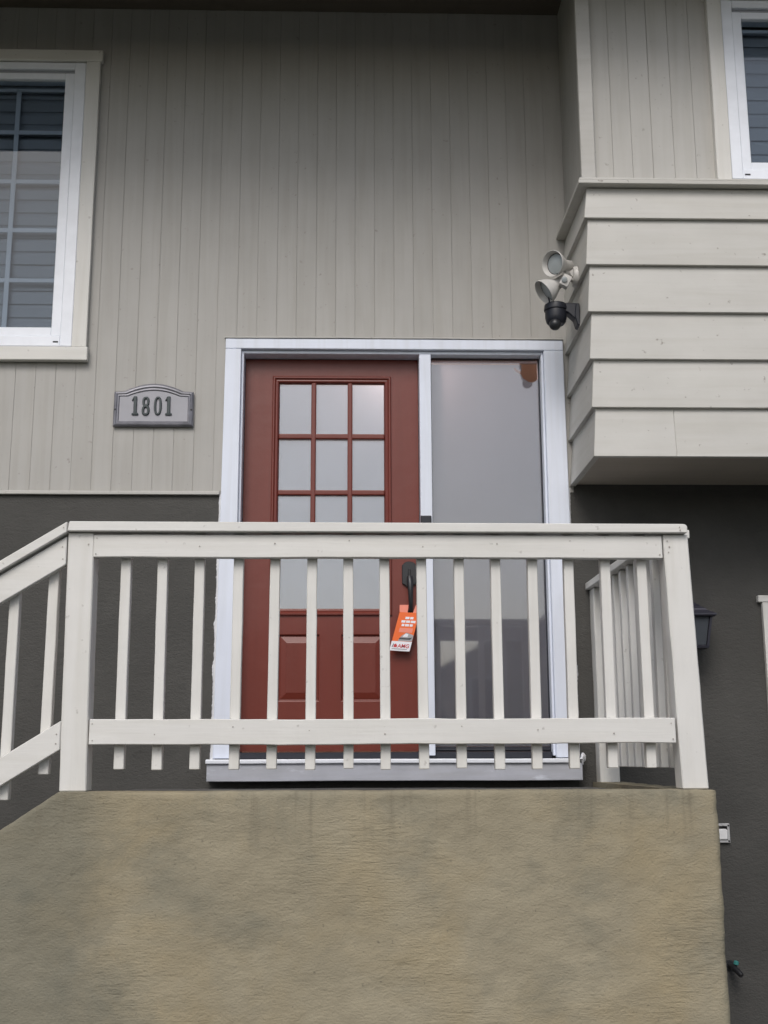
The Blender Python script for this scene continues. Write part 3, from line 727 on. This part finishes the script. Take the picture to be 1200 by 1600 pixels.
# ------------------------------------------------------------------ house number plaque
pq = thing('house_number_plaque', 'arched pewter plaque with raised house number 1801 on the siding', 'plaque', (-1.066, -0.0135, 3.36))
def plaque_outline():
    p = [(-.215, 0), (.215, 0), (.213, .194), (.160, .196)]
    for k in range(1, 12):
        t = k/12; xx = .160-.320*t; p.append((xx, .196+.044*math.sin(t*math.pi)**0.9))
    p += [(-.160, .196), (-.213, .194)]; return p
O = plaque_outline(); cz = .1
def ins(k): return [(x*(1-k/.215), cz+(z-cz)*(1-k/.105)) for x, z in O]
rings = [(0, 0), (0, -.010), (.008, -.018), (.014, -.020), (.020, -.015), (.026, -.016), (.031, -.010)]
b = B(); vr = []
for k, y in rings: vr.append([b.bm.verts.new((-1.066+x, -.0135+y, 3.36+z)) for x, z in ins(k)])
for A, C in zip(vr, vr[1:]):
    for i in range(len(A)): b.bm.faces.new((A[i], A[(i+1) % len(A)], C[(i+1) % len(C)], C[i]))
b.build('border', M['pewter'], pq)
b = B(); b.poly([(-1.066+x, -.0135-.0105, 3.36+z) for x, z in ins(.030)], (0, .004, 0)); b.build('plate', M['plate'], pq)
def ring_digit(b, cx, cz, rx, rz, w, y0, y1, n=28):
    o = []
    for k in range(n):
        t = 2*math.pi*k/n; c_, s_ = math.cos(t), math.sin(t)
        c2 = math.copysign(abs(c_)**0.8, c_); s2 = math.copysign(abs(s_)**0.85, s_)
        o.append([b.bm.verts.new(p) for p in ((cx+c2*rx, y1, cz+s2*rz), (cx+c2*(rx-w*.25), y0, cz+s2*(rz-w*.25)), (cx+c2*(rx-w*.75), y0, cz+s2*(rz-w*.75)), (cx+c2*(rx-w), y1, cz+s2*(rz-w)))])
    for k in range(n):
        A, C = o[k], o[(k+1) % n]
        for j in range(3): b.bm.faces.new((A[j], A[j+1], C[j+1], C[j]))
y0d, y1d = -.033, -.023
def one(cx):
    b = B(); z0 = 3.422; z1 = 3.527
    b.box(cx-.0085, cx+.0085, y0d, y1d, z0+.006, z1, .002); b.box(cx-.0175, cx+.0175, y0d+.001, y1d, z0, z0+.011, .002)
    b.poly([(cx-.0195, y0d+.0005, z1-.024), (cx-.0075, y0d+.0005, z1-.018), (cx-.0075, y0d+.0005, z1-.001), (cx-.012, y0d+.0005, z1-.008)], (0, .009, 0), .001)
    b.build('digit', M['digit'], pq)
one(-1.164)
b = B(); ring_digit(b, -1.1077, 3.498, .0205, .0295, .0155, y0d, y1d); ring_digit(b, -1.1077, 3.449, .0225, .0305, .016, y0d-.0005, y1d); b.build('digit', M['digit'], pq)
b = B(); ring_digit(b, -1.043, 3.4745, .0225, .054, .0155, y0d, y1d); b.build('digit', M['digit'], pq)
one(-.9845)
for sx in (-1.270, -.862):
    b = B(); b.lathe([(0, 0), (0, .006), (.003, .005), (.004, 0)], (sx, -.031, 3.452), (0, -1, 0), 10); b.build('screw', M['dark'], pq)

# ------------------------------------------------------------------ floodlight on the bay side
FX, FYY = 1.186, -.40
fl = thing('floodlight', 'weathered white twin-head floodlight with motion sensor on the side of the bay', 'floodlight', (FX, FYY, 4.09))
b = B(); b.lathe([(0, 0), (0, .056), (.010, .056), (.022, .048), (.026, .030), (.026, 0)], (FX-.006, FYY, 4.075), (-1, 0, 0), 28); b.build('base_plate', M['lampgrey'], fl, True)
def head(tip, axis, L, rr):
    a = Vector(axis).normalized(); tip = Vector(tip)
    b = B(); b.lathe([(0, 0), (0, .022), (.006, .027), (L*.36, .029), (L*.45, .033), (L*.78, rr*.85), (L*.97, rr), (L, rr*1.01), (L+.002, rr*.98), (L*.96, rr*.93), (L*.80, rr*.78)], tip, a, 32)
    h = b.build('lamp_head', M['lampgrey'], fl, True)
    b = B(); b.lathe([(L*.78, 0), (L*.78, rr*.79), (L*.83, rr*.74), (L*.87, rr*.45), (L*.88, 0)], tip, a, 28); b.build('lens', M['lens'], h, True)
    b = B(); b.lathe([(L*.80, rr*.80), (L*.825, rr*.80), (L*.825, rr*.75), (L*.80, rr*.75)], tip, a, 28); b.build('lens_ring', M['dark'], h, True)
    return h
head((1.150, -.395, 4.140), (-.74, -.63, -.20), .150, .068)
head((1.118, -.42, 4.058), (-.80, -.12, -.58), .150, .070)
b = B(); b.tube([(1.168, -.40, 4.10), (1.158, -.40, 4.125), (1.146, -.398, 4.138)], .013, 10); b.tube([(1.168, -.40, 4.06), (1.145, -.41, 4.062), (1.118, -.42, 4.060)], .012, 10)
b.tube([(1.168, -.40, 4.05), (1.135, -.44, 4.045), (1.110, -.46, 4.035)], .010, 10); b.lathe([(0, 0), (0, .018), (.022, .018), (.022, 0)], (1.150, -.41, 4.085), (.3, -1, 0), 14)
b.build('arm', M['lampgrey'], fl, True)
b = B(); b.box(-.024, .024, -.022, .022, -.034, .030, .006, 2)
for v in b.bm.verts: v.co = Matrix.Rotation(R(28), 3, 'Y') @ v.co + Vector((1.106, -.47, 4.022))
sn = b.build('motion_sensor', M['lampgrey'], fl, True)
b = B(); b.lathe([(0, 0), (0, .016), (.010, .014), (.016, 0)], (1.097, -.494, 4.02), (-.3, -1, -.4), 14); b.build('sensor_lens', M['lens'], sn, True)

# ------------------------------------------------------------------ security camera
sc = thing('security_camera', 'black dome security camera on a wall bracket below the floodlight', 'camera', (1.186, -.40, 3.90))
b = B()
b.poly([(1.183, -.437, 3.806), (1.183, -.437, 3.930), (1.163, -.437, 3.930), (1.155, -.437, 3.862), (1.168, -.437, 3.812)], (0, .075, 0), .004)
b.poly([(1.175, -.430, 3.933), (1.060, -.430, 3.936), (1.060, -.430, 3.900), (1.120, -.430, 3.884), (1.160, -.430, 3.845)], (0, .060, 0), .004)
b.build('bracket', M['camblack'], sc)
c_ = Vector((1.063, -.40, 0))
b = B(); b.lathe([(3.936, 0), (3.936, .050), (3.930, .058), (3.905, .061), (3.900, .060), (3.899, .053), (3.899, 0)], c_, (0, 0, 1), 32); b.build('top_cap', M['camblack'], sc, True)
b = B(); b.lathe([(3.898, 0), (3.898, .055), (3.862, .056), (3.836, .050), (3.824, .040), (3.824, 0)], c_, (0, 0, 1), 32); b.build('housing', M['camblack'], sc, True)
b = B(); b.lathe([(.031*math.cos(t*math.pi/12), .031*math.sin(t*math.pi/12)) for t in range(13)], (1.052, -.428, 3.815), (0, 0, 1), 24); b.build('lens_ball', M['black'], sc, True)
b = B(); b.tube([(1.040, -.44, 3.905), (1.025, -.445, 3.93), (1.018, -.45, 3.955)], .004, 8); b.build('antenna', M['camblack'], sc)

for o in [sc]: o.location.z -= .014

# ------------------------------------------------------------------ wall lantern
LX, LY = 1.762, -.135
ln = thing('wall_lantern', 'dark metal carriage lantern on the charcoal wall, half hidden by the right porch post', 'lantern', (LX, 0, 2.15))
def sq(b, prof, cx=LX, cy=LY):
    rings = [[b.bm.verts.new((cx+sx*r, cy+sy*r, z)) for sx, sy in ((-1, -1), (1, -1), (1, 1), (-1, 1))] for z, r in prof]
    for A, C in zip(rings, rings[1:]):
        for k in range(4): b.bm.faces.new((A[k], A[(k+1) % 4], C[(k+1) % 4], C[k]))
    b.bm.faces.new(rings[0][::-1]); b.bm.faces.new(rings[-1]); return b
sq(B(), [(2.312, .092), (2.320, .102), (2.326, .102), (2.350, .062), (2.356, .060), (2.360, .056), (2.374, .034), (2.378, .036), (2.386, .022), (2.398, .010)]).build('lantern_roof', M['lantern'], ln)
sq(B(), [(2.150, .050), (2.154, .062), (2.166, .066), (2.168, .060)]).build('lantern_base', M['lantern'], ln)
for sx, sy in ((-1, -1), (1, -1), (1, 1), (-1, 1)):
    b = B(); b.hexa([(LX+sx*(.058+a), LY+sy*(.058+c), 2.166) for a, c in ((-.006, -.006), (.006, -.006), (.006, .006), (-.006, .006))]+[(LX+sx*(.078+a), LY+sy*(.078+c), 2.314) for a, c in ((-.006, -.006), (.006, -.006), (.006, .006), (-.006, .006))])
    b.build('corner_bar', M['lantern'], ln)
for sx, sy in ((0, -1), (1, 0), (0, 1), (-1, 0)):
    def pt(u, z, r): return (LX+(sx*r if sx else u*r), LY+(sy*r if sy else u*r), z)
    b = B(); b.quad(pt(-.9, 2.170, .056), pt(.9, 2.170, .056), pt(.9, 2.312, .076), pt(-.9, 2.312, .076)); b.build('lantern_pane', M['lantern_glass'], ln)
b = B(); b.lathe([(2.168, 0), (2.168, .018), (2.20, .020), (2.22, .016), (2.25, .030), (2.28, .024), (2.30, 0)], (LX, LY, 0), (0, 0, 1), 16); b.build('bulb', M['lens'], ln, True)
b = B(); b.box(LX-.045, LX+.045, -.018, -.0005, 2.20, 2.38, .005); b.tube([(LX, -.01, 2.36), (LX, -.06, 2.375), (LX, -.10, 2.37)], .011, 8); b.build('wall_plate', M['lantern'], ln)

# ------------------------------------------------------------------ doorbell, outlet, tap
db = thing('doorbell', 'black push-button doorbell on the white post between door and sidelight', 'doorbell', (0.400, -0.0125, 2.74))
b = B(); b.box(.371, .428, -.034, -.0125, 2.742, 2.873, .004, 2); b.build('body', M['camblack'], db)
b = B(); b.lathe([(0, .021), (.003, .021), (.003, .016), (0, .016)], (.400, -.0335, 2.812), (0, -1, 0), 24); b.build('button_ring', M['pewter'], db, True)
b = B(); b.lathe([(0, 0), (0, .0155), (.002, .014), (.0025, 0)], (.400, -.034, 2.812), (0, -1, 0), 24); b.build('button', M['black'], db, True)
ou = thing('outdoor_outlet', 'small grey outdoor socket with a white cover on the charcoal wall right of the stoop', 'outlet', (1.895, -.001, 1.18))
b = B(); b.frame(1.852, 1.930, 1.183, 1.278, [(0, -.001), (0, -.016), (.003, -.018), (.012, -.018), (.013, -.008)]); b.build('plate', M['outlet'], ou)
b = B(); b.box(1.866, 1.917, -.024, -.006, 1.198, 1.252, .006, 2); b.build('cover', M['outlet_white'], ou)
b = B(); b.tube([(1.868, -.02, 1.254), (1.893, -.026, 1.266), (1.912, -.026, 1.262), (1.914, -.02, 1.248)], .003, 8); b.build('hinge', M['dark'], ou)
for z in (1.192, 1.268):
    b = B(); b.lathe([(0, 0), (0, .005), (.002, .004), (.003, 0)], (1.9235, -.018, z), (0, -1, 0), 10); b.build('screw', M['dark'], ou)
hb = thing('garden_tap', 'dark garden tap with a teal handle low on the charcoal wall beside the stoop', 'tap', (1.893, -.001, .59))
b = B(); b.tube([(1.893, -.001, .592), (1.893, -.05, .592), (1.894, -.075, .588)], [.013, .013, .016], 10); b.tube([(1.894, -.07, .590), (1.903, -.095, .580), (1.914, -.115, .562)], [.015, .015, .013], 10)
b.lathe([(0, 0), (0, .026), (.006, .026), (.008, 0)], (1.893, -.001, .592), (0, -1, 0), 16); b.build('spout', M['black'], hb, True)
b = B(); b.tube([(1.894, -.07, .592), (1.901, -.075, .606)], .007, 8); b.build('stem', M['black'], hb)
b = B(); b.lathe([(0, 0), (0, .009), (.004, .013), (.018, .012), (.022, 0)], (1.901, -.075, .606), (.25, -.1, 1), 12); b.build('handle', M['teal'], hb, True)

# ------------------------------------------------------------------ card hanging from the door handle
tg = thing('door_hanger', 'orange and white advertising card hanging from the black door handle', 'door hanger', (0.318, DY-.035, 2.37))
TY = DY-.052
# local card frame: origin under the handle, tilted
th = R(-15)
def tp(u, v, dy=0.0):
    x = u*math.cos(th)+v*math.sin(-th)*-1*-1 if False else u*math.cos(th)-v*math.sin(th)
    return (0.319+x+0.0, TY+dy-0.06*v*0.0, 2.372+u*math.sin(th)*0.25+v*math.cos(th))
# outline points measured on the card itself (u right, v up)
def skew(u, v, dy=0.0):   # sheared hang: the card swings to the left at its bottom
    return (0.3105+u+0.27*v, TY+dy, 2.362+v-0.06*u)
def flat(name, pts, dy, mat, thick=.0006):
    b = B(); b.poly([skew(u, v, dy) for u, v in pts], (0, thick, 0)); return b.build(name, mat, tg)
W2 = .0525
flat('card', [(-W2, -.152), (W2, -.152), (W2, 0), (-W2, 0)], 0, M['orange'], .0012)
flat('white_band', [(-W2-.001, -.202), (W2, -.202), (W2, -.152), (-W2-.001, -.152)], 0, M['card_white'], .0012)
b = B(); b.poly([(.258, TY+.012, 2.368), (.300, TY+.008, 2.360), (.306, TY+.006, 2.404), (.259, TY+.010, 2.404)], (0, .001, 0)); b.poly([(.328, TY+.006, 2.362), (.372, TY+.010, 2.356), (.374, TY+.010, 2.404), (.345, TY+.008, 2.404)], (0, .001, 0))
b.build('folded_flap', M['salmon'], tg)
# flat print: lines of copy too small to read, a grey picture, the logo
b = B(); rows = [(-.035, -.014, .036), (-.054, -.030, .044), (-.073, -.024, .034)]
for v, ua, ub in rows:
    u = ua
    while u < ub-.004:
        w = min(random.uniform(.012, .028), ub-u); b.poly([skew(u, v, -.001), skew(u+w, v, -.001), skew(u+w, v+.012, -.001), skew(u, v+.012, -.001)], (0, .0004, 0)); u += w+.004
b.build('print_line', M['card_white'], tg)
flat('print_block', [(-.030, -.105), (.040, -.105), (.040, -.082), (-.030, -.082)], -.001, M['salmon'], .0004)
flat('picture', [(-.022, -.150), (.0515, -.150), (.0515, -.118), (.030, -.110), (.012, -.106), (-.004, -.118), (-.012, -.126), (-.020, -.140)], -.001, M['print_grey'], .0004)
flat('picture', [(-.020, -.142), (.040, -.142), (.048, -.130), (.020, -.134), (-.016, -.132)], -.0016, M['print_dark'], .0004)
flat('picture', [(-.004, -.128), (.022, -.128), (.024, -.114), (.010, -.110), (.002, -.118)], -.0016, M['card_white'], .0004)
flat('logo_mark', [(-.046, -.184), (-.042, -.184), (-.038, -.165), (-.041, -.165)], -.001, M['print_dark'], .0004)
flat('logo_mark', [(-.037, -.184), (-.020, -.184), (-.020, -.174), (-.028, -.165), (-.037, -.170)], -.001, M['print_red'], .0004)
cu = bpy.data.curves.new('logo_text', 'FONT'); cu.body = 'AMG'; cu.size = .030; cu.extrude = 0.0; cu.offset = .0006
to = bpy.data.objects.new('logo_text', cu); col.objects.link(to)
dg = bpy.context.evaluated_depsgraph_get(); me = bpy.data.meshes.new_from_object(to.evaluated_get(dg)); bpy.data.objects.remove(to)
b = B(); b.bm.from_mesh(me); bpy.data.meshes.remove(me)
for v in b.bm.verts: v.co = Vector(skew(-.016+v.co.x*.92, -.185+v.co.y*.92, -.001))
b.build('logo_text', M['print_red'], tg, recalc=False)
flat('small_print', [(-.044, -.194), (.036, -.194), (.036, -.190), (-.044, -.190)], -.001, M['print_grey'], .0003)

# lamp that is lit inside the foyer
lp = bpy.data.lights.new('foyer_lamp', 'POINT'); lp.energy = 12; lp.color = (1.0, 0.66, 0.54); lp.shadow_soft_size = .035
lo = bpy.data.objects.new('foyer_lamp', lp); col.objects.link(lo); lo.location = (0.29, 0.285, 3.83)
